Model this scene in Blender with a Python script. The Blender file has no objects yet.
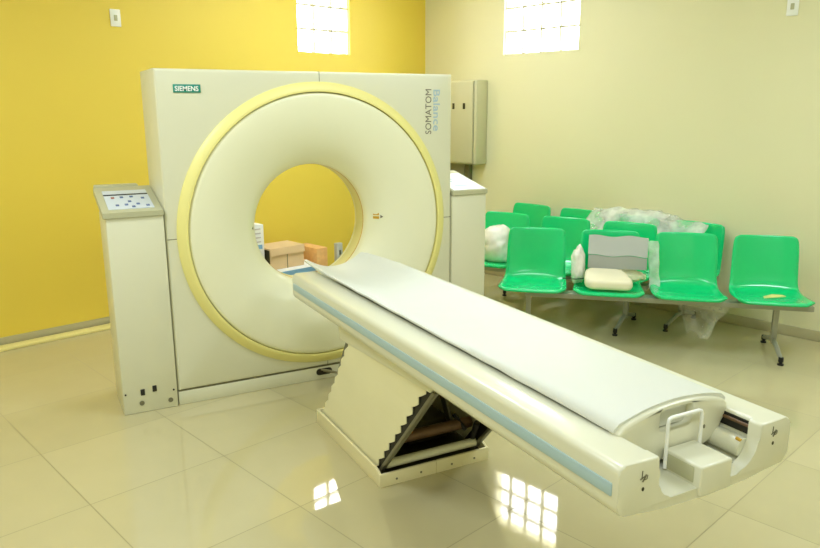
import bpy, bmesh, math, random
from mathutils import Vector, Matrix, noise
random.seed(7)
C = bpy.context.scene.collection
sc = bpy.context.scene
PI = math.pi

# ------------------------------------------------------------------ materials
def lin(c):
    return tuple(((v/255)/12.92 if v/255 <= .04045 else ((v/255+.055)/1.055)**2.4) for v in c) + (1,)
def mat(name, rgb, rough=.5, metal=0, coat=0, bump=0, bscale=40, var=0, vscale=3, spec=.5, coatr=.05):
    m = bpy.data.materials.new(name); m.use_nodes = True
    nt = m.node_tree; b = nt.nodes['Principled BSDF']
    b.inputs['Base Color'].default_value = lin(rgb)
    b.inputs['Roughness'].default_value = rough
    b.inputs['Metallic'].default_value = metal
    b.inputs['Coat Weight'].default_value = coat
    b.inputs['Coat Roughness'].default_value = coatr
    b.inputs['Specular IOR Level'].default_value = spec
    tc = nt.nodes.new('ShaderNodeTexCoord')
    n = nt.nodes.new('ShaderNodeTexNoise'); n.inputs['Scale'].default_value = vscale
    nt.links.new(tc.outputs['Object'], n.inputs['Vector'])
    mx = nt.nodes.new('ShaderNodeMix'); mx.data_type = 'RGBA'
    a = lin(rgb)
    mx.inputs[6].default_value = tuple(x*(1-var) for x in a[:3])+(1,)
    mx.inputs[7].default_value = tuple(min(1, x*(1+var)) for x in a[:3])+(1,)
    nt.links.new(n.outputs['Fac'], mx.inputs[0]); nt.links.new(mx.outputs[2], b.inputs['Base Color'])
    if bump:
        n2 = nt.nodes.new('ShaderNodeTexNoise'); n2.inputs['Scale'].default_value = bscale
        n2.inputs['Detail'].default_value = 4
        nt.links.new(tc.outputs['Object'], n2.inputs['Vector'])
        bp = nt.nodes.new('ShaderNodeBump'); bp.inputs['Strength'].default_value = bump; bp.inputs['Distance'].default_value = .01
        nt.links.new(n2.outputs['Fac'], bp.inputs['Height']); nt.links.new(bp.outputs['Normal'], b.inputs['Normal'])
    return m
M = {}
M['shell'] = mat('enamel_shell', (222, 220, 192), .38, var=.02, coat=.15)
M['cream'] = mat('cream_enamel', (229, 226, 198), .32, var=.02, coat=.2)
M['funnel'] = mat('funnel_cream', (240, 238, 206), .34, var=.015, coat=.2)
M['ring'] = mat('pale_yellow_ring', (241, 231, 148), .4)
M['bore'] = mat('bore_tube', (226, 218, 160), .3)
M['blue'] = mat('pale_blue_strip', (172, 197, 203), .4)
M['bedw'] = mat('bed_white', (224, 222, 198), .3, coat=.3, coatr=.15, var=.01)
M['pad'] = mat('white_vinyl_pad', (216, 217, 206), .5, bump=.12, bscale=14)
M['bellow'] = mat('cream_bellows', (238, 232, 192), .5, var=.04)
M['tray'] = mat('base_cream_enamel', (238, 228, 184), .4)
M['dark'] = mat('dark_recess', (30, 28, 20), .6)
M['seam'] = mat('seam_gap', (120, 116, 84), .7)
M['steel'] = mat('grey_steel', (128, 126, 108), .35, metal=.7)
M['greymetal'] = mat('painted_grey_metal', (168, 168, 150), .35, metal=.3)
M['rust'] = mat('brown_pipe', (112, 84, 58), .4, metal=.3, var=.2, vscale=20)
M['black'] = mat('black_rubber', (18, 18, 18), .5)
M['green'] = mat('green_plastic', (0, 205, 122), .2, coat=.3, var=.03, coatr=.06)
M['greygreen'] = mat('sign_teal', (20, 140, 120), .4)
M['white'] = mat('white_paint', (245, 245, 240), .5)
M['paper'] = mat('paper', (244, 246, 248), .7)
M['ink'] = mat('grey_ink', (120, 112, 96), .6)
M['paleblueink'] = mat('pale_blue_ink', (168, 192, 205), .6)
M['btn'] = mat('button_blue', (85, 105, 150), .5)
M['btnred'] = mat('button_red', (150, 80, 70), .5)
M['display'] = mat('membrane_keypad', (205, 214, 222), .4)
M['panelgrey'] = mat('panel_grey', (186, 184, 150), .5)
M['cabinet'] = mat('cabinet_olive_grey', (200, 196, 158), .45, var=.02)
M['cabinetside'] = M['cabinet']
M['lock'] = mat('lock_dark', (70, 66, 40), .4, metal=.5)
M['duct'] = mat('grey_duct', (150, 150, 130), .5)
M['printline'] = mat('lilac_print', (205, 200, 205), .7)
M['card'] = mat('cardboard', (230, 200, 158), .8, var=.08, vscale=8)
M['cardblue'] = mat('blue_print', (130, 180, 228), .6)
M['cardorange'] = mat('orange_print', (242, 185, 120), .7, var=.25, vscale=25)
M['headgrey'] = mat('grey_headrest_plastic', (190, 193, 188), .5)
M['headgrey2'] = mat('grey_headrest_lower', (166, 168, 158), .5)
M['cushion'] = mat('cream_cushion', (238, 230, 196), .5)
M['leaf'] = mat('yellowed_paper', (215, 215, 130), .7)
M['amber'] = mat('amber_label', (205, 160, 40), .5)
M['base'] = mat('baseboard_tile', (186, 178, 140), .3, var=.05)
M['strip'] = mat('floor_trunking', (240, 228, 150), .4)
M['ceil'] = mat('ceiling_paint', (240, 238, 225), .9)
M['winframe'] = mat('window_muntin', (190, 185, 160), .6)
M['wyellow'] = mat('yellow_wall_paint', (233, 206, 78), .5, var=.04, vscale=1.2, bump=.05, bscale=60)
M['wcream'] = mat('cream_wall_paint', (230, 225, 184), .5, var=.03, vscale=1.2, bump=.05, bscale=60)
M['cable'] = mat('beige_cable', (130, 122, 88), .5)

def glass_mat():
    m = bpy.data.materials.new('window_glass'); m.use_nodes = True; nt = m.node_tree
    nt.nodes.clear(); o = nt.nodes.new('ShaderNodeOutputMaterial')
    t = nt.nodes.new('ShaderNodeBsdfTransparent'); g = nt.nodes.new('ShaderNodeBsdfGlossy')
    g.inputs['Roughness'].default_value = .05
    x = nt.nodes.new('ShaderNodeMixShader'); x.inputs[0].default_value = .06
    nt.links.new(t.outputs[0], x.inputs[1]); nt.links.new(g.outputs[0], x.inputs[2]); nt.links.new(x.outputs[0], o.inputs[0])
    return m
M['glass'] = glass_mat()
def film_mat(name, col, clear):
    m = bpy.data.materials.new(name); m.use_nodes = True; nt = m.node_tree
    nt.nodes.clear(); o = nt.nodes.new('ShaderNodeOutputMaterial')
    t = nt.nodes.new('ShaderNodeBsdfTransparent')
    d = nt.nodes.new('ShaderNodeBsdfPrincipled'); d.inputs['Base Color'].default_value = lin(col)
    d.inputs['Roughness'].default_value = .25
    tc = nt.nodes.new('ShaderNodeTexCoord'); n = nt.nodes.new('ShaderNodeTexNoise'); n.inputs['Scale'].default_value = 9; n.inputs['Detail'].default_value = 3
    nt.links.new(tc.outputs['Object'], n.inputs['Vector'])
    r = nt.nodes.new('ShaderNodeMapRange'); r.inputs[1].default_value = .3; r.inputs[2].default_value = .7
    r.inputs[3].default_value = 1-clear-.2; r.inputs[4].default_value = 1-clear+.2
    nt.links.new(n.outputs['Fac'], r.inputs[0])
    b = nt.nodes.new('ShaderNodeBump'); b.inputs['Strength'].default_value = .3; b.inputs['Distance'].default_value = .02
    nt.links.new(n.outputs['Fac'], b.inputs['Height']); nt.links.new(b.outputs['Normal'], d.inputs['Normal'])
    x = nt.nodes.new('ShaderNodeMixShader'); nt.links.new(r.outputs[0], x.inputs[0])
    nt.links.new(t.outputs[0], x.inputs[1]); nt.links.new(d.outputs[0], x.inputs[2]); nt.links.new(x.outputs[0], o.inputs[0])
    return m
M['film'] = film_mat('clear_plastic_film', (252, 252, 244), .66)
M['filmthin'] = film_mat('thin_plastic_film', (252, 252, 240), .8)
M['bag'] = film_mat('white_plastic_bag', (244, 240, 228), .05)

TILE = .6155
def floor_mat():
    m = bpy.data.materials.new('polished_porcelain_tiles'); m.use_nodes = True; nt = m.node_tree; L = nt.links
    b = nt.nodes['Principled BSDF']
    tc = nt.nodes.new('ShaderNodeTexCoord')
    sca = nt.nodes.new('ShaderNodeVectorMath'); sca.operation = 'SCALE'; sca.inputs['Scale'].default_value = 1/TILE
    L.new(tc.outputs['Object'], sca.inputs[0])
    fl = nt.nodes.new('ShaderNodeVectorMath'); fl.operation = 'FLOOR'; L.new(sca.outputs[0], fl.inputs[0])
    fr = nt.nodes.new('ShaderNodeVectorMath'); fr.operation = 'FRACTION'; L.new(sca.outputs[0], fr.inputs[0])
    sub = nt.nodes.new('ShaderNodeVectorMath'); sub.operation = 'SUBTRACT'; sub.inputs[1].default_value = (.5, .5, .5); L.new(fr.outputs[0], sub.inputs[0])
    ab = nt.nodes.new('ShaderNodeVectorMath'); ab.operation = 'ABSOLUTE'; L.new(sub.outputs[0], ab.inputs[0])
    sx = nt.nodes.new('ShaderNodeSeparateXYZ'); L.new(ab.outputs[0], sx.inputs[0])
    mx = nt.nodes.new('ShaderNodeMath'); mx.operation = 'MAXIMUM'; L.new(sx.outputs[0], mx.inputs[0]); L.new(sx.outputs[1], mx.inputs[1])
    gr = nt.nodes.new('ShaderNodeMath'); gr.operation = 'GREATER_THAN'; gr.inputs[1].default_value = .5-.0035; L.new(mx.outputs[0], gr.inputs[0])
    wn = nt.nodes.new('ShaderNodeTexWhiteNoise'); wn.noise_dimensions = '2D'; L.new(fl.outputs[0], wn.inputs['Vector'])
    nz = nt.nodes.new('ShaderNodeTexNoise'); nz.inputs['Scale'].default_value = 5; nz.inputs['Detail'].default_value = 5; L.new(tc.outputs['Object'], nz.inputs['Vector'])
    ad = nt.nodes.new('ShaderNodeMath'); ad.operation = 'MULTIPLY_ADD'; ad.inputs[1].default_value = .5; L.new(wn.outputs['Value'], ad.inputs[0])
    h = nt.nodes.new('ShaderNodeMath'); h.operation = 'MULTIPLY'; h.inputs[1].default_value = .5; L.new(nz.outputs['Fac'], h.inputs[0]); L.new(h.outputs[0], ad.inputs[2])
    c1 = nt.nodes.new('ShaderNodeMix'); c1.data_type = 'RGBA'; c1.inputs[6].default_value = lin((190, 180, 138)); c1.inputs[7].default_value = lin((202, 192, 150))
    L.new(ad.outputs[0], c1.inputs[0])
    c2 = nt.nodes.new('ShaderNodeMix'); c2.data_type = 'RGBA'; c2.inputs[7].default_value = lin((152, 142, 100)); L.new(gr.outputs[0], c2.inputs[0]); L.new(c1.outputs[2], c2.inputs[6])
    L.new(c2.outputs[2], b.inputs['Base Color'])
    # every tile lies a hair out of level
    s2 = nt.nodes.new('ShaderNodeVectorMath'); s2.operation = 'SUBTRACT'; s2.inputs[1].default_value = (.5, .5, .5); L.new(wn.outputs['Color'], s2.inputs[0])
    s3 = nt.nodes.new('ShaderNodeVectorMath'); s3.operation = 'MULTIPLY'; s3.inputs[1].default_value = (.0025, .0025, 0); L.new(s2.outputs[0], s3.inputs[0])
    s4 = nt.nodes.new('ShaderNodeVectorMath'); s4.operation = 'ADD'; s4.inputs[1].default_value = (0, 0, 1); L.new(s3.outputs[0], s4.inputs[0])
    L.new(s4.outputs[0], b.inputs['Normal'])
    ro = nt.nodes.new('ShaderNodeMath'); ro.operation = 'MULTIPLY_ADD'; ro.inputs[1].default_value = .5; ro.inputs[2].default_value = .035; L.new(gr.outputs[0], ro.inputs[0])
    L.new(ro.outputs[0], b.inputs['Roughness'])
    b.inputs['Specular IOR Level'].default_value = .75
    return m
M['floor'] = floor_mat()

# ------------------------------------------------------------------ mesh helpers
class MB:
    def __init__(s): s.bm = bmesh.new()
    def box(s, x0, x1, y0, y1, z0, z1, bev=0, seg=2, rot=None):
        r = bmesh.ops.create_cube(s.bm, size=1)
        vs = r['verts']
        bmesh.ops.scale(s.bm, vec=(x1-x0, y1-y0, z1-z0), verts=vs)
        if rot: bmesh.ops.rotate(s.bm, cent=(0, 0, 0), matrix=rot, verts=vs)
        bmesh.ops.translate(s.bm, vec=((x0+x1)/2, (y0+y1)/2, (z0+z1)/2), verts=vs)
        if bev:
            es = {e for v in vs for e in v.link_edges}
            bmesh.ops.bevel(s.bm, geom=list(es), offset=bev, segments=seg, profile=.5, affect='EDGES')
        return s
    def tube(s, pts, r, n=12, cap=True, closed=False):
        pts = [Vector(p) for p in pts]; rings = []
        rs = r if isinstance(r, (list, tuple)) else [r]*len(pts)
        prev = None
        for i, p in enumerate(pts):
            a = pts[max(0, i-1)]; b = pts[min(len(pts)-1, i+1)]
            t = (b-a).normalized()
            if prev is None:
                u = t.orthogonal().normalized()
            else:
                u = (prev - t*prev.dot(t)).normalized()
            prev = u; w = t.cross(u)
            rings.append([s.bm.verts.new(p + (u*math.cos(k*2*PI/n) + w*math.sin(k*2*PI/n))*rs[i]) for k in range(n)])
        for A, B in zip(rings, rings[1:]):
            for k in range(n): s.bm.faces.new((A[k], A[(k+1) % n], B[(k+1) % n], B[k]))
        if cap:
            s.bm.faces.new(rings[0][::-1]); s.bm.faces.new(rings[-1])
        return s
    def loops(s, ls, close=True, cap0=False, cap1=False):
        rows = [[s.bm.verts.new(p) for p in l] for l in ls]
        n = len(rows[0])
        for A, B in zip(rows, rows[1:]):
            for k in range(n if close else n-1):
                s.bm.faces.new((A[k], A[(k+1) % n], B[(k+1) % n], B[k]))
        if cap0: s.bm.faces.new(rows[0][::-1])
        if cap1: s.bm.faces.new(rows[-1])
        return s
    def prism(s, poly, axis, a, b, bev=0, seg=2, ends='ab'):
        def P(p, t):
            return (t, p[0], p[1]) if axis == 0 else (p[0], t, p[1]) if axis == 1 else (p[0], p[1], t)
        A = [s.bm.verts.new(P(p, a)) for p in poly]; B = [s.bm.verts.new(P(p, b)) for p in poly]
        n = len(poly); fs = []
        for k in range(n): fs.append(s.bm.faces.new((A[k], A[(k+1) % n], B[(k+1) % n], B[k])))
        fa = s.bm.faces.new(A[::-1]); fb = s.bm.faces.new(B)
        if bev:
            es = (list(fa.edges) if 'a' in ends else [])+(list(fb.edges) if 'b' in ends else [])
            bmesh.ops.bevel(s.bm, geom=es, offset=bev, segments=seg, profile=.5, affect='EDGES')
        return s
    def build(s, name, m, parent=None, smooth=True, xf=None, label=None, shift=None, ang=35, tri=False):
        if xf is not None: bmesh.ops.transform(s.bm, matrix=xf, verts=s.bm.verts)
        if shift is not None: bmesh.ops.translate(s.bm, vec=-Vector(shift), verts=s.bm.verts)
        bmesh.ops.recalc_face_normals(s.bm, faces=s.bm.faces)
        if smooth:
            for f in s.bm.faces: f.smooth = True
            for e in s.bm.edges:
                if len(e.link_faces) == 2 and e.calc_face_angle(0) > math.radians(ang): e.smooth = False
        me = bpy.data.meshes.new(name); s.bm.to_mesh(me); s.bm.free()
        me.materials.append(m)
        o = bpy.data.objects.new(name, me); C.objects.link(o)
        if parent: o.parent = parent
        if label: o['label'] = label
        return o
def tag(o, label, cat, group=None):
    o['label'] = label; o['category'] = cat
    if group: o['group'] = group
    return o
def thing(name, label, cat, loc=(0, 0, 0), rz=0, group=None):
    o = bpy.data.objects.new(name, None); C.objects.link(o); o.empty_display_size = .1
    o.location = loc; o.rotation_euler = (0, 0, rz)
    return tag(o, label, cat, group)
def rrect(x0, x1, y0, y1, r, n=5):
    out = []
    for cx, cy, a0 in ((x1-r, y1-r, 0), (x0+r, y1-r, 90), (x0+r, y0+r, 180), (x1-r, y0+r, 270)):
        for k in range(n+1):
            a = math.radians(a0+90*k/n); out.append((cx+r*math.cos(a), cy+r*math.sin(a)))
    return out
def text_obj(name, body, size, m, parent, xf, sx=1, bold=0, ext=.0006, align='LEFT'):
    cu = bpy.data.curves.new(name, 'FONT'); cu.body = body; cu.size = size; cu.extrude = ext; cu.offset = bold; cu.align_x = align
    cu.resolution_u = 3
    t = bpy.data.objects.new(name+'_src', cu); C.objects.link(t)
    bpy.context.view_layer.update()
    me = bpy.data.meshes.new_from_object(t.evaluated_get(bpy.context.evaluated_depsgraph_get()))
    bpy.data.objects.remove(t); bpy.data.curves.remove(cu)
    me.transform(Matrix.Diagonal((sx, 1, 1, 1))); me.transform(xf)
    me.materials.clear(); me.materials.append(m); me.name = name
    o = bpy.data.objects.new(name, me); C.objects.link(o); o.parent = parent
    return o

# ------------------------------------------------------------------ room (its own frame, turned against the scanner)
TH = math.radians(15.874)
RC = Vector((3.0776, 2.7552, 0))
RX = Vector((-math.cos(TH), -math.sin(TH), 0)); RY = Vector((math.sin(TH), -math.cos(TH), 0))
def room(o, kind='structure'):
    o.location = RC; o.rotation_euler = (0, 0, TH+PI)
    if kind: o['kind'] = kind
    return o
S = 7.2; CH = 3.0; WT = .15
b = MB(); b.box(-.4, .1, 0, 0, 0, 0) if 0 else None
# floor: object origin on a tile corner so the grout lines fall where they do
bmf = MB(); A0 = Vector((-.5232, -.8767, 0))
loc = lambda rx, ry: (RC + RX*rx + RY*ry - A0)
Rm = Matrix.Rotation(-TH, 3, 'Z')
q = [Rm @ loc(a, c) for a, c in ((-WT, -WT), (S, -WT), (S, S), (-WT, S))]
top = [bmf.bm.verts.new((v.x, v.y, 0)) for v in q]; bot = [bmf.bm.verts.new((v.x, v.y, -.1)) for v in q]
bmf.bm.faces.new(top); bmf.bm.faces.new(bot[::-1])
for k in range(4): bmf.bm.faces.new((top[k], top[(k+1) % 4], bot[(k+1) % 4], bot[k]))
fo = bmf.build('floor', M['floor'], smooth=False); fo.location = A0; fo.rotation_euler = (0, 0, TH); fo['kind'] = 'structure'

def wall_with_hole(name, m, axis, h0, h1, z0, z1):
    b = MB()
    segs = [(-WT if axis == 'x' else 0, h0, 0, CH), (h1, S, 0, CH), (h0, h1, 0, z0), (h0, h1, z1, CH)]
    for a, c, zz0, zz1 in segs:
        if axis == 'x': b.box(a, c, -WT, 0, zz0, zz1)
        else: b.box(-WT, 0, a, c, zz0, zz1)
    bmesh.ops.remove_doubles(b.bm, verts=b.bm.verts, dist=1e-5)
    return room(b.build(name, m, smooth=False))
WY = (.978, 1.552, 2.073, 2.673); WW = (1.008, 1.803, 2.066, 2.666)
wall_with_hole('wall_back', M['wyellow'], 'x', *WY)
wall_with_hole('wall_right', M['wcream'], 'y', *WW)
room(MB().box(S, S+WT, -WT, S+WT, 0, CH).build('wall_left', M['wcream'], smooth=False))
room(MB().box(-WT, S, S, S+WT, 0, CH).build('wall_front', M['wcream'], smooth=False))
room(MB().box(-WT, S+WT, -WT, S+WT, CH, CH+.1).build('ceiling', M['ceil'], smooth=False))

def window(name, axis, h0, h1, z0, z1, cols, rows):
    w = bpy.data.objects.new(name, None); C.objects.link(w); room(w)
    def bx(b, a, c, d0, d1, za, zb):
        if axis == 'x': b.box(a, c, d0, d1, za, zb)
        else: b.box(d0, d1, a, c, za, zb)
    f = MB(); t = .015
    for i in range(cols+1):
        p = h0+(h1-h0)*i/cols
        bx(f, max(h0, p-t/2), min(h1, p+t/2), -.06, -.02, z0, z1)
    for j in range(rows+1):
        p = z0+(z1-z0)*j/rows
        bx(f, h0, h1, -.058, -.022, max(z0, p-t/2), min(z1, p+t/2))
    f.build('window_frame', M['winframe'], w, smooth=False)
    for i in range(cols):
        for j in range(rows):
            g = MB(); pa = h0+(h1-h0)*i/cols+t/2; pb = h0+(h1-h0)*(i+1)/cols-t/2
            za = z0+(z1-z0)*j/rows+t/2; zb = z0+(z1-z0)*(j+1)/rows-t/2
            bx(g, pa, pb, -.044, -.038, za, zb)
            g.build('pane', M['glass'], w, smooth=False)
window('window_1', 'x', *WY, 3, 3)
window('window_2', 'y', *WW, 4, 3)
bb = .075
room(MB().box(.012, S, 0, .012, 0, bb-.01, .003).build('baseboard_back', M['base']))
room(MB().box(0, .012, 0, S, 0, bb, .003).build('baseboard_right', M['base']))
o = room(MB().box(3.35, S-.05, .03, .125, .0, .022, .006).build('floor_trunking', M['strip']), None)
tag(o, 'pale yellow cable trunking strip lying on the floor along the yellow wall', 'trunking')

# switch plates
def plate(nm, label, axis, h, z, w=.075, hh=.118):
    t = thing(nm, label, 'switch plate')
    room(t, None)
    def bx(b, a0, a1, d0, d1, z0, z1, bev):
        if axis == 'x': b.box(a0, a1, d0, d1, z0, z1, bev)
        else: b.box(d0, d1, a0, a1, z0, z1, bev)
        return b
    bx(MB(), h-w/2, h+w/2, 0, .010, z-hh/2, z+hh/2, .004).build('plate', M['white'], t)
    bx(MB(), h-.012, h+.012, .010, .015, z-.02, z+.02, .003).build('rocker', M['panelgrey'], t)
plate('switch_plate', 'white switch plate high on the yellow wall left of the scanner', 'x', 3.128, 2.227)
plate('switch_plate', 'white switch plate high on the cream wall above the rightmost green seat', 'y', 3.467, 2.245)

# wall cabinet + duct on the cream wall
t = thing('wall_cabinet', 'olive grey metal electrical cabinet mounted on the cream wall behind the scanner', 'cabinet'); room(t, None)
MB().box(0, .165, .25, .835, 1.07, 1.85, .012, 3).build('body', M['cabinet'], t)
MB().box(.165, .178, .262, .80, 1.085, 1.838, .004).build('door', M['cabinet'], t)
MB().box(.1655, .1665, .803, .808, 1.08, 1.84).build('seam', M['seam'], t, smooth=False)
for y in (.56, .695):
    MB().box(.178, .184, y-.014, y+.014, 1.585, 1.64, .003).build('latch', M['lock'], t)
t = thing('conduit', 'grey cable conduit running down the wall beneath the metal cabinet', 'conduit'); room(t, None)
MB().box(.001, .035, .36, .58, .08, 1.07, .003).build('wide_duct', M['duct'], t)
MB().box(.001, .05, .60, .655, .08, 1.07, .003).build('narrow_duct', M['seam'], t)

# ------------------------------------------------------------------ CT gantry
W = 1.732; H = 1.79; XC = .864; ZC = .926; GC = (W/2, .25, 0)
G = thing('ct_scanner_gantry', 'large cream CT scanner gantry with round bore and pale yellow ring', 'scanner', GC)
def gp(name, mb, m, parent=G, **k): return mb.build(name, m, parent, shift=GC if True else None, **k)
NA = 160
def rect_loop(y, ins, z0=.082, insb=0.0):
    x0, x1, zz0, zz1 = 0, W, z0, H
    cx, cz = XC, ZC
    pts = []
    for k in range(NA):
        a = 2*PI*k/NA
        dx, dz = math.cos(a), math.sin(a)
        tx = ((x1-cx)/dx if dx > 1e-9 else (x0-cx)/dx if dx < -1e-9 else 1e9)
        tz = ((zz1-cz)/dz if dz > 1e-9 else (zz0-cz)/dz if dz < -1e-9 else 1e9)
        t_ = min(tx, tz); pts.append([cx+dx*t_, cz+dz*t_])
    for c in ((x0, zz0), (x1, zz0), (x1, zz1), (x0, zz1)):      # snap nearest sample to each corner
        j = min(range(NA), key=lambda i: (pts[i][0]-c[0])**2+(pts[i][1]-c[1])**2); pts[j] = list(c)
    mx, mz = (x0+x1)/2, (zz0+zz1)/2
    return [(mx+(p[0]-mx)*(1-2*ins/(x1-x0)), y, mz+(p[1]-mz)*(1-2*ins/(zz1-zz0))) for p in pts]
def circ(r, y): return [(XC+r*math.cos(2*PI*k/NA), y, ZC+r*math.sin(2*PI*k/NA)) for k in range(NA)]
hs = MB(); hs.loops([circ(.74, .03), circ(.80, .03), circ(.80, 0), rect_loop(0, .02), rect_loop(.003, .010), rect_loop(.010, .003), rect_loop(.02, 0),
                     rect_loop(.44, 0), rect_loop(.452, .006), rect_loop(.50, .10), circ(.70, .50)])
gp('housing', hs, M['shell'], ang=25)
rg = MB(); rg.loops([circ(.811, .005), circ(.811, -.004), circ(.807, -.010), circ(.775, -.026), circ(.762, -.031), circ(.756, -.029), circ(.755, .01)])
gp('accent_ring', rg, M['ring'], ang=50, label='pale yellow ring around the front cover')
prof = [(.7525, .02), (.752, -.014), (.748, -.021), (.738, -.025)]
for k in range(0, 25):
    s_ = k/24; r = .725-(.725-.349)*s_
    y = -.026 + .222*(1-math.sqrt(max(0, 1-s_**2.0)))
    prof.append((r, y))
# resample the steep end by depth
prof = prof[:-1] + [(.3535, .150), (.350, .175), (.349, .196)]
prof = [p for i, p in enumerate(prof) if not (i > 4 and p[1] > .145 and p[0] > .354)]
fn = MB(); fn.loops([circ(r, y) for r, y in prof]); gp('bore_cover', fn, M['funnel'], ang=60)
bt = MB(); bt.loops([circ(.349, .196), circ(.351, .200), circ(.351, .30), circ(.349, .304)]); gp('bore_tube', bt, M['bore'], ang=40)
br = MB(); br.loops([circ(.3515, .196), circ(.3475, .196), circ(.3475, .201), circ(.3515, .201)]); gp('bore_lip', br, M['amber'], label='thin amber line round the bore')
rf = MB(); rf.loops([circ(.349+.351*(1-math.cos(a*PI/2)), .304+.196*math.sin(a*PI/2)) for a in [k/10 for k in range(11)]]); gp('rear_cover', rf, M['funnel'], ang=60)
gp('plinth', MB().box(.0, W, .002, .36, .0, .078, .004), M['shell'])
sm = MB()
sm.box(.004, W-.004, .004, .3, .0775, .0825)
gp('plinth_gap', sm, M['seam'], smooth=False)
gp('side_seam', MB().box(.004, XC-.803, -.0008, .002, .9225, .9260), M['seam'], smooth=False)
gp('side_seam', MB().box(XC+.803, W-.004, -.0008, .002, .9225, .9260), M['seam'], smooth=False)
gp('top_seam', MB().box(.873, .876, -.0008, .002, ZC+.803, H-.003), M['seam'], smooth=False)
gp('top_seam', MB().box(.8730, .8765, .004, .30, H-.001, H+.0006), M['seam'], smooth=False)
gp('bottom_seam', MB().box(.873, .876, -.0008, .002, .082, ZC-.803), M['seam'], smooth=False)
# name plate
npl = gp('name_plate', MB().box(.089, .226, -.004, .001, 1.672, 1.713, .001), M['greygreen'], label='teal maker plate with white lettering')
GT = Matrix.Translation(-Vector(GC))
face = Matrix.Rotation(PI/2, 4, 'X')
text_obj('lettering', 'SIEMENS', .0345, M['white'], npl, GT @ Matrix.Translation((.0965, -.0046, 1.6805)) @ face, sx=.92, bold=.0008)
# SOMATOM upward, Balance downward
up = Matrix.Rotation(PI/2, 4, 'Y').inverted()
text_obj('model_lettering', 'SOMATOM', .058, M['ink'], G, GT @ Matrix.Translation((1.585, -.0008, 1.437)) @ Matrix.Rotation(-PI/2, 4, 'Y') @ face, sx=.94)
text_obj('model_lettering', 'Balance', .064, M['paleblueink'], G, GT @ Matrix.Translation((1.6, -.0008, 1.705)) @ Matrix.Rotation(PI/2, 4, 'Y') @ face, sx=1.28, bold=.0006)
# laser marker and labels on the bore cover
def surf_y(r):
    s_ = (.725-r)/(.725-.349); return -.026+.222*(1-math.sqrt(max(0, 1-min(1, s_)**2)))
for zz, hh in ((.962, .014), (.941, .016)):
    r0, r1 = .376, .402
    lb = MB(); lp = []
    for (rr, z) in ((r0, zz-hh/2), (r1, zz-hh/2), (r1, zz+hh/2), (r0, zz+hh/2)):
        lp.append((XC+rr, surf_y(rr)-.003, z))
    lb.loops([lp, [(x+.003, y+.004, z) for x, y, z in lp]], cap0=True, cap1=True)
    gp('warning_label', lb, M['amber'], smooth=False, label='small amber label beside the bore')
for sx_, rr, z in ((1, .414, .948), (-1, .372, .93)):
    yy = surf_y(rr)
    ab = MB(); P = [(XC+sx_*(rr-.005), surf_y(rr-.005)-.003, z+.010), (XC+sx_*(rr-.005), surf_y(rr-.005)-.003, z-.010), (XC+sx_*(rr+.008), surf_y(rr+.008)-.003, z)]
    ab.loops([P, [(x, y+.004, zz) for x, y, zz in P]], cap0=True, cap1=True)
    gp('arrow_mark', ab, M['ink'], smooth=False, label='tiny dark arrow mark')
# cable hole in the plinth
gp('cable_hole', MB().prism(rrect(.80, .90, .028, .068, .019), 1, -.001, .01), M['dark'])
cb = MB()
for dz, dx_, ex in ((.055, 0, 0), (.045, .015, .03), (.038, .03, -.01)):
    pts = []
    for k in range(9):
        s_ = k/8
        pts.append((.83+dx_+.16*s_, -.005-.27*s_+.0*ex, dz*(1-s_)+.009+.025*math.sin(s_*PI)))
    cb.tube(pts, .007, 8)
o = cb.build('cable_bundle', M['cable']); tag(o, 'short beige cables running from the scanner plinth to the table base', 'cables')

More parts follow.
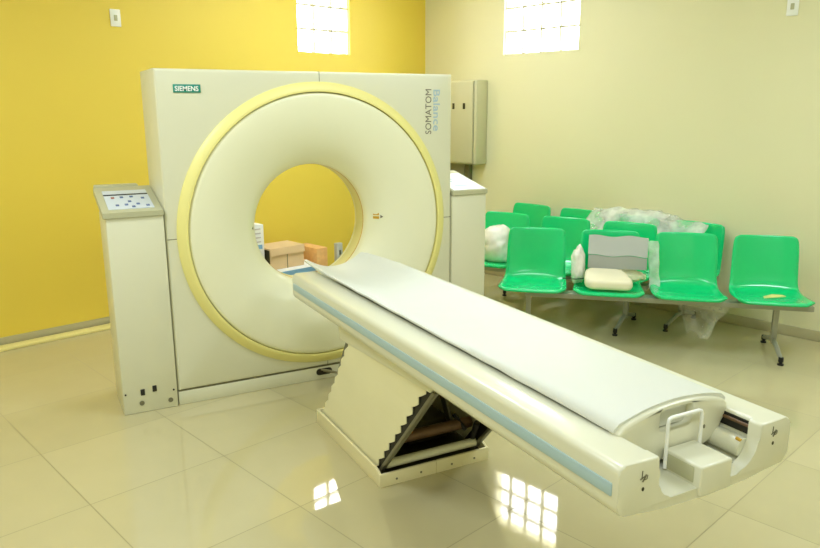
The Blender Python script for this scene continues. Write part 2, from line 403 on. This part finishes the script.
# ------------------------------------------------------------------ control consoles
def console(x0, x1, label, mirror=False, sheet=False):
    cx = (x0+x1)/2; y0 = .0; loc = (cx, .18, 0)
    t = thing('control_console', label, 'console', loc, 0)
    P = lambda n, mb, m, parent=t, **k: mb.build(n, m, parent, shift=loc, **k)
    P('cabinet', MB().box(x0, x1, y0-.004, .34, 0, 1.056, .006), M['shell'])
    # sloped desk
    side = [(-.004, 1.055), (.40, 1.132), (.40, 1.175), (.355, 1.165), (-.012, 1.085), (-.012, 1.058)]
    P('desk', MB().prism(side, 0, x0-(.001 if mirror else .014), x1+.002 if not mirror else x1+.006, .004), M['panelgrey'])
    sl = math.atan2(1.165-1.085, .367)
    def on(x, v, h):    # point on the slope: v metres up it, h above
        return (x, -.012+v*math.cos(sl)-h*math.sin(sl), 1.085+v*math.sin(sl)+h*math.cos(sl))
    def slab(xa, xb, va, vb, h0, h1):
        m_ = MB(); m_.loops([[on(xa, va, h0), on(xb, va, h0), on(xb, vb, h0), on(xa, vb, h0)], [on(xa, va, h1), on(xb, va, h1), on(xb, vb, h1), on(xa, vb, h1)]], cap0=True, cap1=True); return m_
    w = x1-x0
    if not sheet:
        k = P('keypad', slab(x0+.022, x1-.035, .045, .262, .0, .003), M['display'], smooth=False)
        P('display', slab(x0+.022, x1-.035, .285, .345, .0, .003), M['display'], k, smooth=False)
        P('display_edge', slab(x0+.022, x1-.035, .270, .278, .0, .004), M['dark'], k, smooth=False)
        for (fx, v, red) in ((.18, .22, 1), (.38, .225, 0), (.6, .23, 0), (.84, .20, 0), (.22, .10, 0), (.42, .105, 0), (.52, .155, 0), (.56, .07, 0), (.68, .11, 0), (.88, .08, 0)):
            xa = x0+.022+(w-.057)*fx
            P('button', slab(xa-.008, xa+.008, v-.010, v+.010, .003, .006), M['btnred' if red else 'btn'], k, smooth=False)
        # cable tray behind the desk
        P('rear_ledge', MB().box(x0-.006, x0+.22, .40, .47, 1.12, 1.185, .006), M['panelgrey'])
        for fx, z in ((.36, .115), (.58, .125)):
            xa = x0+w*fx
            P('socket', MB().box(xa-.011, xa+.011, -.008, 0, z-.017, z+.017, .002), M['dark'])
        for fx, z in ((.33, .055), (.86, .045)):
            P('plug', MB().prism([(x0+w*fx+.013*math.cos(a*PI/6), z+.013*math.sin(a*PI/6)) for a in range(12)], 1, -.008, 0), M['steel'])
        for fx, z in ((.05, .115), (.93, .10)):
            P('screw', MB().prism([(x0+w*fx+.005*math.cos(a*PI/5), z+.005*math.sin(a*PI/5)) for a in range(10)], 1, -.007, 0), M['dark'])
    return t, on, slab, loc
console(-.285, -.006, 'cream control console with grey keypad desk at the left side of the scanner')
t2, on2, slab2, loc2 = console(W+.006, 1.992, 'cream control console behind the right edge of the scanner, paper on its desk', True, True)
pt = slab2(W+.02, 1.985, .01, .35, .0008, .003).build('instruction_sheet', M['paper'], None, smooth=False, shift=(1.85, .18, 1.1))
pt.location = (1.85, .18, 1.1); tag(pt, 'white printed sheet lying on the sloped desk of the right console', 'paper')
for j, (xa, xb) in enumerate(((1.74, 1.86), (1.74, 1.83), (1.75, 1.87), (1.76, 1.84), (1.88, 1.93), (1.8, 1.9))):
    v = .31-.045*j
    ln = slab2(xa, xb, v, v+.012, .0029, .0034).build('printed_line', M['paleblueink'], pt, smooth=False, shift=(1.85, .18, 1.1))

# ------------------------------------------------------------------ patient table
TC = (.864, -1.1, 0)
T = thing('patient_table', 'long cream patient table on slanted lifting pedestal in front of the scanner', 'examination table', TC)
def tp(name, mb, m, parent=T, **k): return mb.build(name, m, parent, shift=TC, **k)
YN, YF = -2.73, -.375
def U_prof(il=.184, ir=.205, rl=.05, rr=.05):
    hw = .315; zt = .761
    out = []
    def arc(cx, cz, r, a0, a1, n=5):
        for k in range(n+1):
            a = math.radians(a0+(a1-a0)*k/n); out.append((XC+cx+r*math.cos(a), cz+r*math.sin(a)))
    arc(-hw+.022, zt-.022, .022, 180, 90)
    arc(-il-.01, zt-.01, .01, 90, 0, 3)
    arc(-il+rl, .637+rl, rl, 180, 270, 6)
    arc(ir-rr, .637+rr, rr, 270, 360, 8)
    arc(ir+.01, zt-.01, .01, 180, 90, 3)
    arc(hw-.022, zt-.022, .022, 90, 0)
    arc(hw-.035, .658, .035, 0, -70, 5)
    out.append((XC+.15, .612)); out.append((XC, .606)); out.append((XC-.15, .612))
    arc(-hw+.035, .658, .035, -110, -180, 5)
    return out
up_ = U_prof()
fr_ = MB(); fr_.prism(up_, 1, YN+.040, YF, .006, 2, ends='b')
tp('bed_frame', fr_, M['bedw'], ang=40)
tp('end_cap', MB().prism(U_prof(.180, .192, .045, .085), 1, YN, YN+.040, .006, 3, ends='a'), M['bedw'], ang=40)
XL = XC-.315; XR = XC+.315
tp('side_strip', MB().box(XL-.004, XL+.004, YN+.02, YF-.02, .678, .713, .003), M['blue'], label='pale blue strip along the side')
tp('side_strip', MB().box(XR-.004, XR+.004, YN+.02, YF-.02, .678, .713, .003), M['blue'], label='pale blue strip along the side')
# inner rail, slot, tray inside the trough
tp('slot', MB().box(XC+.202, XC+.2055, -2.688, -1.2, .712, .750), M['dark'], smooth=False, label='dark slot inside the right rail')
tp('slot_rail', MB().tube([(XC+.199, -2.688, .738), (XC+.199, -1.2, .738)], .005, 8), M['rust'])
tp('guide_rail', MB().tube([(XC+.186, -2.689, .677), (XC+.186, -1.2, .681)], .029, 16), M['bedw'])
tp('guide_rail', MB().tube([(XC-.160, -2.689, .681), (XC-.160, -1.2, .681)], .029, 16), M['bedw'])
tp('floor_gap', MB().box(XC+.146, XC+.152, -2.69, -1.3, .6372, .640), M['dark'], smooth=False)
tp('stain', MB().tube([(XC+.172, -2.688, .701), (XC+.172, -2.672, .7035)], .005, 8), M['amber'], label='small brown stained clip')
# cradle and mattress
CX0, CX1 = .662, 1.082; CXm = (CX0+CX1)/2
def cradle_top(y, tt):        # tt -1..1 across
    k = (y-(-2.585))/(2.385)  # 0 near, 1 far
    k = max(0, min(1, k))
    amp = .030 - .095*min(1, k*1.25)
    edge = .785 + .012*k
    z = edge + amp*(1-tt*tt)
    z += .010*(tt+1)/2
    return z
ys = [-2.590+2.39*i/60 for i in range(61)]
def pad_loops(inset, drop, thick):
    ls = []
    for i, y in enumerate(ys):
        l = []
        e = min(1, min(i, 60-i)/1.5+.35) if thick else 1
        nt = 24
        taper = max(0, (y+.62)/.42)**2*.055
        x0, x1 = CX0+inset+taper*.3, CX1-inset-taper
        rnd = lambda a: a
        topz = []; 
        for k in range(nt+1):
            tt = -1+2*k/nt; x = x0+(x1-x0)*k/nt
            wr = .0022*noise.noise(Vector((x*5, y*9, 3)))+.0022*noise.noise(Vector((x*9+y*8, y*3, 7)))
            edge = (1-abs(tt))
            rd = .010*max(0, 1-edge/.09)**2
            topz.append((x, y, cradle_top(y, tt)+wr-drop-rd))
        l = topz[:]
        for k in range(nt, -1, -1):
            x, yy, z = topz[k]; tt = -1+2*k/nt
            l.append((x, yy, z-thick*(1-.75*max(0, 1-(1-abs(tt))/.12))-.004))
        ls.append(l)
    return ls
tp('mattress', MB().loops(pad_loops(0, 0, .016), cap0=True, cap1=True), M['pad'], ang=60, label='white vinyl mattress on the cradle')
# cradle shell under the mattress: curved bottom
cs = MB(); ls = []
for i, y in enumerate(ys):
    if y < -2.56: continue
    l = []
    taper = max(0, (y+.62)/.42)**2*.055
    x0, x1 = CX0+.016+taper*.3, CX1-.016-taper; nt = 20
    for k in range(nt+1):
        tt = -1+2*k/nt; l.append((x0+(x1-x0)*k/nt, y, cradle_top(y, tt)-.0195-.004*abs(tt)))
    sag = .105 if y < -.5 else .105-.06*(y+.5)/.3
    for k in range(nt, -1, -1):
        tt = -1+2*k/nt; l.append((x0+.006+(x1-x0-.012)*k/nt, y, .765-(sag*(1-abs(tt)**3.2))))
    ls.append(l)
cs.loops(ls, cap0=True, cap1=True); tp('cradle', cs, M['bedw'], ang=50)
# end plate with grip opening
def dloop(y, ins):
    n = 64; out = []
    for k in range(n):
        a = 2*PI*k/n; c, s_ = math.cos(a), math.sin(a)
        if s_ >= 0:
            tt = c; hw = (CX1-CX0)/2-ins-.003
            xx = CXm+hw*(abs(c)**.55)*(1 if c > 0 else -1); t_ = (xx-CXm)/((CX1-CX0)/2)
            z = cradle_top(y, t_)-.006-ins*.9 - .012*max(0, abs(t_)-.9)/.1
            z = z*1.0 if s_ > .0 else z
            base = .762
            z = base+(z-base)*min(1, s_**.35)
        else:
            hw = (CX1-CX0)/2-ins-.003-.018*min(1,-s_*6)
            xx = CXm+hw*(abs(c)**.75)*(1 if c > 0 else -1); z = .762-(.108-ins)*abs(s_)**.55
        out.append((xx, y, z))
    return out
def hole_loop(y, ins=0):
    n = 64; out = []; cx, cz, hw, hh = .8740, .773, .062, .036
    for k in range(n):
        a = 2*PI*k/n; c, s_ = math.cos(a), math.sin(a)
        out.append((cx+(hw-ins)*(abs(c)**.45)*(1 if c > 0 else -1), y, cz+(hh-ins)*(abs(s_)**.45)*(1 if s_ > 0 else -1)))
    return out
ep = MB(); y0 = -2.605
ep.loops([hole_loop(y0+.035), hole_loop(y0+.003), hole_loop(y0, -.003), dloop(y0, .010), dloop(y0+.003, .003), dloop(y0+.009, 0), dloop(y0+.035, 0)])
tp('end_plate', ep, M['bedw'], ang=60)
tp('grip_filling', MB().box(.815, .945, y0+.026, y0+.034, .740, .812, .004), M['pad'], label='white wrapped lining inside the grip opening')
for x, z in ((.842, .722), (.985, .722)):
    tp('screw', MB().prism([(x+.004*math.cos(a*PI/5), z+.006*math.sin(a*PI/5)) for a in range(10)], 1, y0-.0015, y0+.001), M['steel'])
# lift block and handle at the foot end
tp('lock_block', MB().box(.826, .942, -2.738, -2.612, .612, .696, .006, 3), M['bedw'])
tp('block_plate', MB().box(.8235, .8262, -2.715, -2.622, .645, .688, .001), M['panelgrey'], label='grey cover plate on the block side')
hb = [(.820, -2.625, .645), (.820, -2.625, .775), (.823, -2.625, .784), (.832, -2.625, .788), (.935, -2.625, .788), (.944, -2.625, .784), (.948, -2.625, .775), (.948, -2.625, .645)]
tp('handle', MB().tube(hb, .0052, 10), M['white'], label='white tubular handle')
# symbols on the two arm faces
def mark(x, z, s_):
    m_ = MB(); y = YN-.0008
    m_.tube([(x-.004*s_, y, z+.018), (x-.005*s_, y, z-.004)], .0014, 6)
    m_.tube([(x-.010, y, z-.004), (x+.010, y, z+.004)], .0014, 6)
    m_.tube([(x-.002, y, z-.012), (x+.008, y, z+.002)], .0020, 6)
    m_.tube([(x+.007, y, z+.006), (x+.014, y, z+.002), (x+.012, y, z-.007), (x+.005, y, z-.008)], .0010, 6)
    tp('symbol_mark', m_, M['steel'])
    tp('keyhole', MB().prism([(x+.001+.004*math.cos(a*PI/5), z-.032+.0055*math.sin(a*PI/5)) for a in range(10)], 1, YN-.001, YN+.001), M['lock'])
mark(XC-.235, .718, 1); mark(XC+.245, .728, 1)

# pedestal
PX0, PX1, PY0, PY1 = .588, 1.146, -1.324, -.562
TC_ = TC
tray = MB()
# side walls with rounded front corners, front plates, floor plate
sidep = [(PY1, 0), (PY0, 0), (PY0, .035)]+[(PY0+.05-.05*math.cos(a), .035+.038*math.sin(a)) for a in [k*PI/12 for k in range(1, 7)]]+[(PY1, .073)]
tp('base_side', MB().prism(sidep, 0, PX0, PX0+.012, .002), M['tray'])
tp('base_side', MB().prism(sidep, 0, PX1-.012, PX1, .002), M['tray'])
tp('base_front', MB().box(PX0+.001, (PX0+PX1)/2-.001, PY0-.001, PY0+.012, 0, .060, .002), M['tray'])
tp('base_front', MB().box((PX0+PX1)/2+.001, PX1-.001, PY0-.001, PY0+.012, 0, .060, .002), M['tray'])
tp('base_back', MB().box(PX0+.001, PX1-.001, PY1-.012, PY1, 0, .073, .002), M['tray'])
tp('base_plate', MB().box(PX0+.012, PX1-.012, PY0+.012, PY1-.012, .004, .03), M['lock'])
for x in (PX0+.08, PX0+.20, PX1-.20, PX1-.08):
    tp('screw', MB().prism([(x+.005*math.cos(a*PI/5), .026+.005*math.sin(a*PI/5)) for a in range(10)], 1, PY0-.003, PY0), M['steel'])
# carriage under the bed
cp = [(-1.745, .60), (-1.72, .575), (-.86, .535), (-.84, .60), (-.84, .613), (-1.745, .613)]
tp('carriage', MB().prism(cp, 0, .606, 1.128, .003), M['cream'])
# bellows: pleated sheet on each side, sheared towards the foot end
def bellows(x, sgn):
    npl_, per = 9, 8; rows = []
    z0, z1 = .040, .585
    N = npl_*per
    for i in range(N+1):
        s_ = i/N; z = z0+(z1-z0)*s_
        ya = -1.205-.475*s_; yb = -.580-.415*s_
        ph = (i % per)/per
        out = .0008*math.sin(PI*ph)**.8
        sc_ = .030*(1-abs(2*ph-1))**.8
        l = []
        for k in range(13):
            f = k/12; y = (ya-sc_*.9)*(1-f)+(yb+sc_*.6)*f
            l.append((x+sgn*(out*.35)+sgn*.004*noise.noise(Vector((y*6, z*7, x))), y, z-.010*(1-math.sin(PI*ph))*0))
        rows.append(l)
    m_ = MB(); inner = [[(p[0]-sgn*.003, p[1], p[2]) for p in r] for r in rows]
    m_.loops(rows, close=False); m_.loops(inner, close=False)
    for a_ in (0, 12):
        pass
    return m_
tp('bellows', bellows(.612, -1), M['bellow'], ang=70, label='cream pleated bellows with scalloped edges')
tp('bellows', bellows(1.122, 1), M['bellow'], ang=70, label='cream pleated bellows with scalloped edges')
# dark strip standing in for shade in the scalloped edge gap, lifting bars, struts, pipes
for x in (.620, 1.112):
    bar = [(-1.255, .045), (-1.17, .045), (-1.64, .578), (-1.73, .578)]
    tp('edge_gap_shade', MB().prism(bar, 0, x-.002, x+.002), M['dark'], smooth=False, label='dark strip standing in for the shaded gap behind the scalloped bellows edge')
    bar = [(-1.272, .045), (-1.252, .045), (-1.726, .578), (-1.746, .578)]
    tp('lift_bar', MB().prism(bar, 0, x-.008 if x < .8 else x-.014, x+.014 if x < .8 else x+.008, .002), M['steel'], label='grey slanted lifting bar')
    bk = [(-.62, .045), (-.585, .045), (-.90, .55), (-.945, .55)]
    tp('lift_bar', MB().prism(bk, 0, x+.006 if x < .8 else x-.026, x+.026 if x < .8 else x-.006, .002), M['steel'], label='grey slanted lifting bar')
def rod(name, p, q, r, m, **k): tp(name, MB().tube([p, q], r, 14), m, **k)
rod('cross_roller', (.64, -1.275, .078), (1.10, -1.275, .078), .020, M['cream'], label='cream cross roller at the front of the base')
rod('cross_pipe', (.63, -1.22, .155), (1.105, -1.22, .155), .026, M['rust'], label='brown cross pipe')
rod('cross_pipe', (.63, -1.40, .43), (1.105, -1.40, .43), .018, M['steel'])
rod('cross_pipe', (.63, -.92, .30), (1.105, -.92, .30), .022, M['rust'])
rod('piston', (.80, -.70, .08), (.84, -1.45, .50), .024, M['steel'])
rod('piston', (.98, -.70, .08), (.98, -1.45, .50), .013, M['lock'])
tp('motor_housing', MB().box(.66, .78, -1.12, -.80, .04, .13, .01), M['dark'])
tp('drive_box', MB().box(.84, 1.06, -1.10, -.72, .04, .15, .01), M['lock'])
tp('scissor_arm', MB().prism([(-1.19, .10), (-1.15, .08), (-.86, .54), (-.90, .56)], 0, .70, .712, .001), M['steel'])
tp('scissor_arm', MB().prism([(-1.19, .10), (-1.15, .08), (-.86, .54), (-.90, .56)], 0, 1.04, 1.052, .001), M['steel'])
tp('inner_panel', MB().prism([(-.63, .05), (-.66, .05), (-1.02, .55), (-.98, .55)], 0, .66, 1.08, .001), M['bellow'])
rod('hose', (1.09, -1.27, .10), (1.075, -1.33, .20), .014, M['black'])
rod('hose', (1.06, -1.26, .14), (1.03, -1.20, .20), .009, M['black'])

# ------------------------------------------------------------------ benches
def make_seat(t, x, w_s=.212, lab=None):
    prof = [(.236, .380), (.245, .390), (.242, .401), (.225, .407), (.17, .402), (.08, .394), (-.02, .388), (-.09, .390), (-.135, .402), (-.160, .430), (-.172, .475),
            (-.182, .55), (-.193, .63), (-.203, .70), (-.208, .742), (-.214, .756), (-.224, .755), (-.230, .742)]
    hw = [.212, .220, .225, .229, .233, .234, .231, .226, .220, .215, .212, .211, .209, .207, .203, .196, .194, .194]
    m_ = MB(); rows = []
    n = 22
    for i, (d, z) in enumerate(prof):
        row = []
        for k in range(n+1):
            s_ = -1+2*k/n
            xx = hw[i]*math.copysign(abs(s_)**.9, s_)
            a = max(0, (abs(s_)-.72)/.28)
            dd, zz = d, z
            if i <= 8:      # seat: raised, then turned down edges
                zz += .012*math.sin(min(1, a)*PI*.6)*min(1, i/4)-.012*max(0, abs(s_)-.95)/.05*min(1, i/4)
                if i <= 4: dd -= .058*a**2.5*(5-i)/5
                zz += .004*(s_*s_)
            else:           # back: curved across, turned edges
                dd += .030*abs(s_)**2.2 - .018*max(0, abs(s_)-.93)/.07
                if i >= 13: zz -= .020*max(0, (abs(s_)-.82)/.18)**2
            row.append((x+xx, -dd, zz))
        rows.append(row)
    m_.loops(rows, close=False)
    o = m_.build('seat', M['green'], t, ang=180)
    md = o.modifiers.new('thick', 'SOLIDIFY'); md.thickness = .006; md.offset = -1
    sd = o.modifiers.new('smooth', 'SUBSURF'); sd.levels = 1; sd.render_levels = 2
    if lab: o['label'] = lab
    return o
def make_leg(t, x):
    l = MB()
    l.box(x-.018, x+.018, -.014, .014, .075, .319, .004)
    for s_ in (-1, 1):
        l.tube([(x, 0, .092), (x, s_*.06, .088), (x, s_*.13, .070), (x, s_*.20, .048), (x, s_*.235, .040)], [.016, .016, .015, .014, .013], 10)
    o = l.build('leg', M['greymetal'], t)
    for s_ in (-1, 1):
        f = MB(); f.tube([(x, s_*.235, .0), (x, s_*.235, .010), (x, s_*.235, .0101), (x, s_*.235, .022), (x, s_*.235, .0221), (x, s_*.235, .052)], [.019, .019, .010, .010, .016, .015], 12)
        f.build('foot', M['black'], o, label='black rubber foot')
def bench(label, origin, ang, nseat, legs, sp=.505, ext=(.18, .22), wmul=1):
    a = math.radians(ang); t = thing('seating_bench', label, 'bench', (origin[0], origin[1], 0), a, 'rows of green waiting seats')
    for i in range(nseat): make_seat(t, i*sp)
    MB().box(-ext[0], (nseat-1)*sp+ext[1], -.085, .015, .318, .352, .003).build('beam', M['greymetal'], t)
    for i in range(nseat):
        for s_ in (-.09, .09):
            MB().box(i*sp+s_-.012, i*sp+s_+.012, -.11, .13, .352, .3815, .002).build('bracket', M['greymetal'], t)
    for x in legs: make_leg(t, x)
    return t
B1 = bench('front row of green plastic waiting seats on a grey beam, right of the table', (2.4533, .0684), -41.55, 4, (-.03, 3*.505+.06), ext=(.05, .26))
B2 = bench('middle row of green waiting seats, its left end behind the right console', (2.6747-.505*math.cos(math.radians(60.75)), .859+.505*math.sin(math.radians(60.75))), -60.75, 4, (.0, 3*.505+.064))
B3 = bench('rear row of green waiting seats against the cream wall', (3.1498+.02, 1.2304+.005), -73, 4, (.05, 3*.505+.009))
def inb(ob, B):     # put a world-level thing into the frame of a bench
    ob.location = B.location; ob.rotation_euler = B.rotation_euler; return ob

# headrest plate standing on the second front seat
hp = thing('headrest', 'grey wavy-edged headrest plate propped upright on the second front seat', 'headrest')
inb(hp, B1)
def wavy(z0, z1, x0, x1, n=24, amp=.006, top_only=False):
    top = []; botm = []
    for k in range(n+1):
        f = k/n; x = x0+(x1-x0)*f; w_ = amp*math.sin(f*PI*3.4+.4)
        top.append((x, z1+w_)); botm.append((x, z0+(0 if top_only else w_)))
    return botm+top[::-1]
tilt = Matrix.Rotation(math.radians(-9), 4, 'X')
def pan(poly, y0, y1, bev): return MB().prism(poly, 1, y0, y1, bev)
XF = Matrix.Translation((0, .015, .520)) @ tilt
pan(wavy(.088, .222, .362, .752), -.014, .014, .005).build('upper_panel', M['headgrey'], hp, xf=XF)
pan(wavy(.0, .0845, .364, .750, top_only=True), -.012, .012, .004).build('lower_panel', M['headgrey2'], hp, xf=XF, label='darker grey lower panel')
# cushion
cu = MB(); cl = rrect(.345, .672, -.205, -.01, .055, 6)
ls = []
for z, k in ((.4215, .90), (.425, .96), (.440, 1.0), (.462, 1.0), (.478, .96), (.482, .88)):
    cxm, cym = .50, -.11
    ls.append([(.345+(cxm+(x-cxm)*k-.345)*(1-.24*(y+.205)/.195), cym+(y-cym)*k, z+.24*(y+.20)) for x, y in cl])
cu.loops(ls, cap0=True, cap1=True)
o = cu.build('cushion', M['cushion'], ang=60); tag(inb(o, B1), 'cream wedge cushion lying on the second front seat below the grey headrest', 'cushion')
# crumpled things
def crumple(name, label, cat, m, B, c, r, seed, sub=4, amp=.35, freq=6, flat=None):
    bm_ = bmesh.new(); bmesh.ops.create_icosphere(bm_, subdivisions=sub, radius=1)
    for v in bm_.verts:
        d = 1+amp*(noise.noise(v.co*freq*.35+Vector((seed, 0, 0)))+.5*noise.noise(v.co*freq+Vector((0, seed, 0)))+.3*noise.noise(v.co*freq*2.3+Vector((0, seed, 5))))
        v.co = Vector((v.co.x*r[0]*d, v.co.y*r[1]*d, v.co.z*r[2]*d))
        if flat is not None and v.co.z < flat: v.co.z = flat
        v.co += Vector(c)
    mb = MB(); mb.bm.free(); mb.bm = bm_
    o = mb.build(name, m, ang=180); tag(inb(o, B), label, cat)
    return o
crumple('wrapped_pillow', 'grey and white wrapped bundle at the left side of the second front seat', 'bundle', M['bag'], B1, (.298, .03, .53), (.050, .10, .135), 3, amp=.22, freq=4, flat=-.118)
crumple('wrapped_parts', 'plastic-wrapped cream bundle behind the cushion on the second front seat', 'bundle', M['cushion'], B1, (.60, .065, .465), (.15, .045, .05), 9, amp=.2, flat=-.06)
crumple('plastic_bag', 'white plastic bag slumped on the leftmost seat of the middle row', 'bag', M['bag'], B2, (.505+.02, -.01, .525), (.15, .14, .155), 5, amp=.22, freq=3.2, flat=-.128)
# film draped over rear row
def film(name, label, B, grid, thick=.0012, seed=0, amp=.02, nx=40, ny=26, m='film'):
    m_ = MB(); rows = []
    for j in range(ny+1):
        r = []
        for i in range(nx+1):
            p = Vector(grid(i/nx, j/ny))
            n1 = noise.noise(p*9+Vector((seed, 0, 0))); n2 = noise.noise(p*22+Vector((0, seed, 0)))
            p += Vector((.3*n2*amp, (n1+.3*n2)*amp*1.4, (n2*.3+n1*.7)*amp))
            r.append(p)
        rows.append(r)
    m_.loops(rows, close=False)
    o = m_.build(name, M[m], ang=180); md = o.modifiers.new('thick', 'SOLIDIFY'); md.thickness = thick
    tag(inb(o, B), label, 'plastic sheet'); return o
def drape(u, v):
    x = .62+.98*u
    hump = math.sin(min(1, u*1.15+.05)*PI)**.5
    prof = [(-.02, .60), (.10, .73), (.19, .80), (.25, .79), (.275, .66)]
    f = v*4; i = min(3, int(f)); f -= i
    y = prof[i][0]*(1-f)+prof[i+1][0]*f; z = prof[i][1]*(1-f)+prof[i+1][1]*f
    return (x, y, z*.93+.065*hump-(.07*u if v < .3 else 0))
film('plastic_sheet', 'crumpled clear plastic sheet heaped over the backs of the rear seats', B3, drape, seed=2, amp=.032)
def hang(u, v):
    x = .755+.07*u+.03*v; z = .70-.34*v
    return (x, .14-.06*v, z)
film('plastic_sheet', 'clear plastic sheet hanging between the second and third front seats', B1, hang, seed=6, amp=.022, nx=14, ny=20)
def low(u, v):
    z = .33-.26*v; w_ = .36*(1-.55*v)
    return (.97+.34*u*(1-v)+(.08+.12*u)*v, .06+.05*math.sin(u*5), z)
film('plastic_sheet', 'clear plastic sheet drooping under the front beam towards the floor', B1, low, seed=11, amp=.025, nx=24, ny=20, m='filmthin')
# yellowed scrap
sc_ = MB(); sc_.loops([[(1.455, -.165, .4105), (1.60, -.09, .4105), (1.585, -.06, .411), (1.52, -.075, .413), (1.46, -.12, .411)], [(1.455, -.165, .4135), (1.60, -.09, .4145), (1.585, -.06, .415), (1.52, -.075, .420), (1.46, -.12, .415)]], cap0=True, cap1=True)
o = sc_.build('paper_scrap', M['leaf']); tag(inb(o, B1), 'pale yellow folded paper scrap on the rightmost front seat', 'paper')
# black cord across the gap
cr = MB(); cr.tube([(.20, -.02, .445), (.235, -.06, .452), (.29, -.09, .458), (.34, -.10, .470)], .0035, 8)
o = cr.build('cord', M['black']); tag(inb(o, B1), 'short black cord sticking out beside the wrapped bundle', 'cord')

# ------------------------------------------------------------------ boxes behind the scanner, seen through the bore (room frame)
def rbox(name, label, cat, m, x0, x1, y0, y1, z0, z1, rz=0, extra=None):
    cx, cy = (x0+x1)/2, (y0+y1)/2
    w = RC+RX*cx+RY*cy
    t = thing(name, label, cat, (w.x, w.y, z0), TH+PI+rz)
    hx, hy, h = (x1-x0)/2, (y1-y0)/2, z1-z0
    MB().box(-hx, hx, -hy, hy, 0, h, .004).build('body', m, t)
    return t, hx, hy, h
t, hx, hy, h = rbox('cardboard_box', 'large plain carton on the floor under the blue box behind the scanner', 'box', M['card'], 1.74, 2.19, .10, .50, 0, .25)
t, hx, hy, h = rbox('cardboard_box', 'flat blue and white box under the open carton, seen through the bore', 'box', M['paper'], 1.78, 2.20, .14, .50, .2505, .30)
MB().box(-hx+.02, hx-.02, hy-.001, hy+.003, .006, h-.006).build('printed_band', M['cardblue'], t, smooth=False, label='blue printed band')
t, hx, hy, h = rbox('cardboard_box', 'brown cardboard carton with folded lid flap, seen through the bore', 'box', M['card'], 1.87, 2.20, .18, .42, .3005, .475, .0)
MB().prism([(hy, h-.002), (hy+.008, h-.055), (hy+.013, h-.055), (hy+.005, h+.004), (-hy, h+.006), (-hy, h)], 0, -hx-.004, hx+.004, .001).build('lid_flap', M['card'], t)
MB().box(-.0, .006, hy+.001, hy+.003, .0, h-.05).build('tape', M['seam'], t, smooth=False)
MB().box(hx+.0005, hx+.003, -hy+.14, hy-.01, .02, h-.01).build('open_slot', M['lock'], t, smooth=False, label='dark open end')
t, hx, hy, h = rbox('cardboard_box', 'orange printed box right of the carton, seen through the bore', 'box', M['cardorange'], 1.62, 1.735, .12, .42, 0, .42)
t, hx, hy, h = rbox('upright_carton', 'tall narrow white carton with blue print at the left of the bore view', 'box', M['paper'], 2.215, 2.36, .16, .36, 0, .68)
MB().box(-hx+.02, hx-.02, hy, hy+.002, h-.20, h-.165).build('printed_band', M['cardblue'], t, smooth=False, label='blue printed band')
for k in range(4):
    MB().box(-hx+.03, hx-.04, hy, hy+.002, h-.04-.035*k, h-.03-.035*k).build('printed_line', M['printline'], t, smooth=False)
t, hx, hy, h = rbox('grey_case', 'narrow pale grey case right of the boxes, seen through the bore', 'case', M['headgrey'], 1.55, 1.61, .50, .545, 0, .465)
MB().box(-.010, .010, hy, hy+.004, h-.1, h-.06).build('latch', M['steel'], t)

# ------------------------------------------------------------------ lights
def area(name, rx, ry, z, sx, sy, power, col=(1, .97, .9), rot=(0, 0, 0)):
    l = bpy.data.lights.new(name, 'AREA'); l.shape = 'RECTANGLE'; l.size = sx; l.size_y = sy; l.energy = power; l.color = col
    o = bpy.data.objects.new(name, l); C.objects.link(o); w = RC+RX*rx+RY*ry; o.location = (w.x, w.y, z); o.rotation_euler = (rot[0], rot[1], rot[2]+TH+PI)
    return o
LC = (.88, 1, 1.14)
for rx, ry, pw, sx, sy in ((3.0, 3.3, 19, 1.2, .6), (1.7, 1.4, 30, 1.2, .3), (1.7, 5.0, 34, 1.2, .3), (5.2, 2.2, 42, 1.2, .3), (5.4, 5.4, 33, 1.2, .3)):
    area('ceiling_lamp', rx, ry, 2.97, sx, sy, pw, LC)
# added unseen fill light behind the camera, softly brightening the upright faces
area('added_front_fill', 4.3, 7.05, 1.9, 3.4, 1.5, 6, LC, (-PI/2, 0, 0))
w = bpy.data.worlds.new('sky'); sc.world = w; w.use_nodes = True
bg = w.node_tree.nodes['Background']; bg.inputs[0].default_value = (1, 1, 1, 1); bg.inputs[1].default_value = 18

# ------------------------------------------------------------------ camera
cd = bpy.data.cameras.new('camera'); cam = bpy.data.objects.new('camera', cd); C.objects.link(cam); sc.camera = cam
Rr = Vector((0.88362, -0.46819, -0.00324)); Uu = Vector((0.10727, 0.19569, 0.97478)); Ff = Vector((0.45575, 0.86168, -0.22314))
mtx = Matrix((Rr, Uu, -Ff)).transposed().to_4x4(); mtx.translation = Vector((-0.60962, -3.86946, 1.58673))
cam.matrix_world = mtx
cd.sensor_width = 36; cd.sensor_fit = 'HORIZONTAL'; cd.lens = 720.3142/820*36; cd.clip_start = .05
sc.view_settings.view_transform = 'Standard'; sc.view_settings.look = 'None'; sc.view_settings.gamma = 1
sc.view_settings.use_curve_mapping = False
sc.view_settings.exposure = 0.0
sc.cycles.max_bounces = 10; sc.cycles.diffuse_bounces = 5
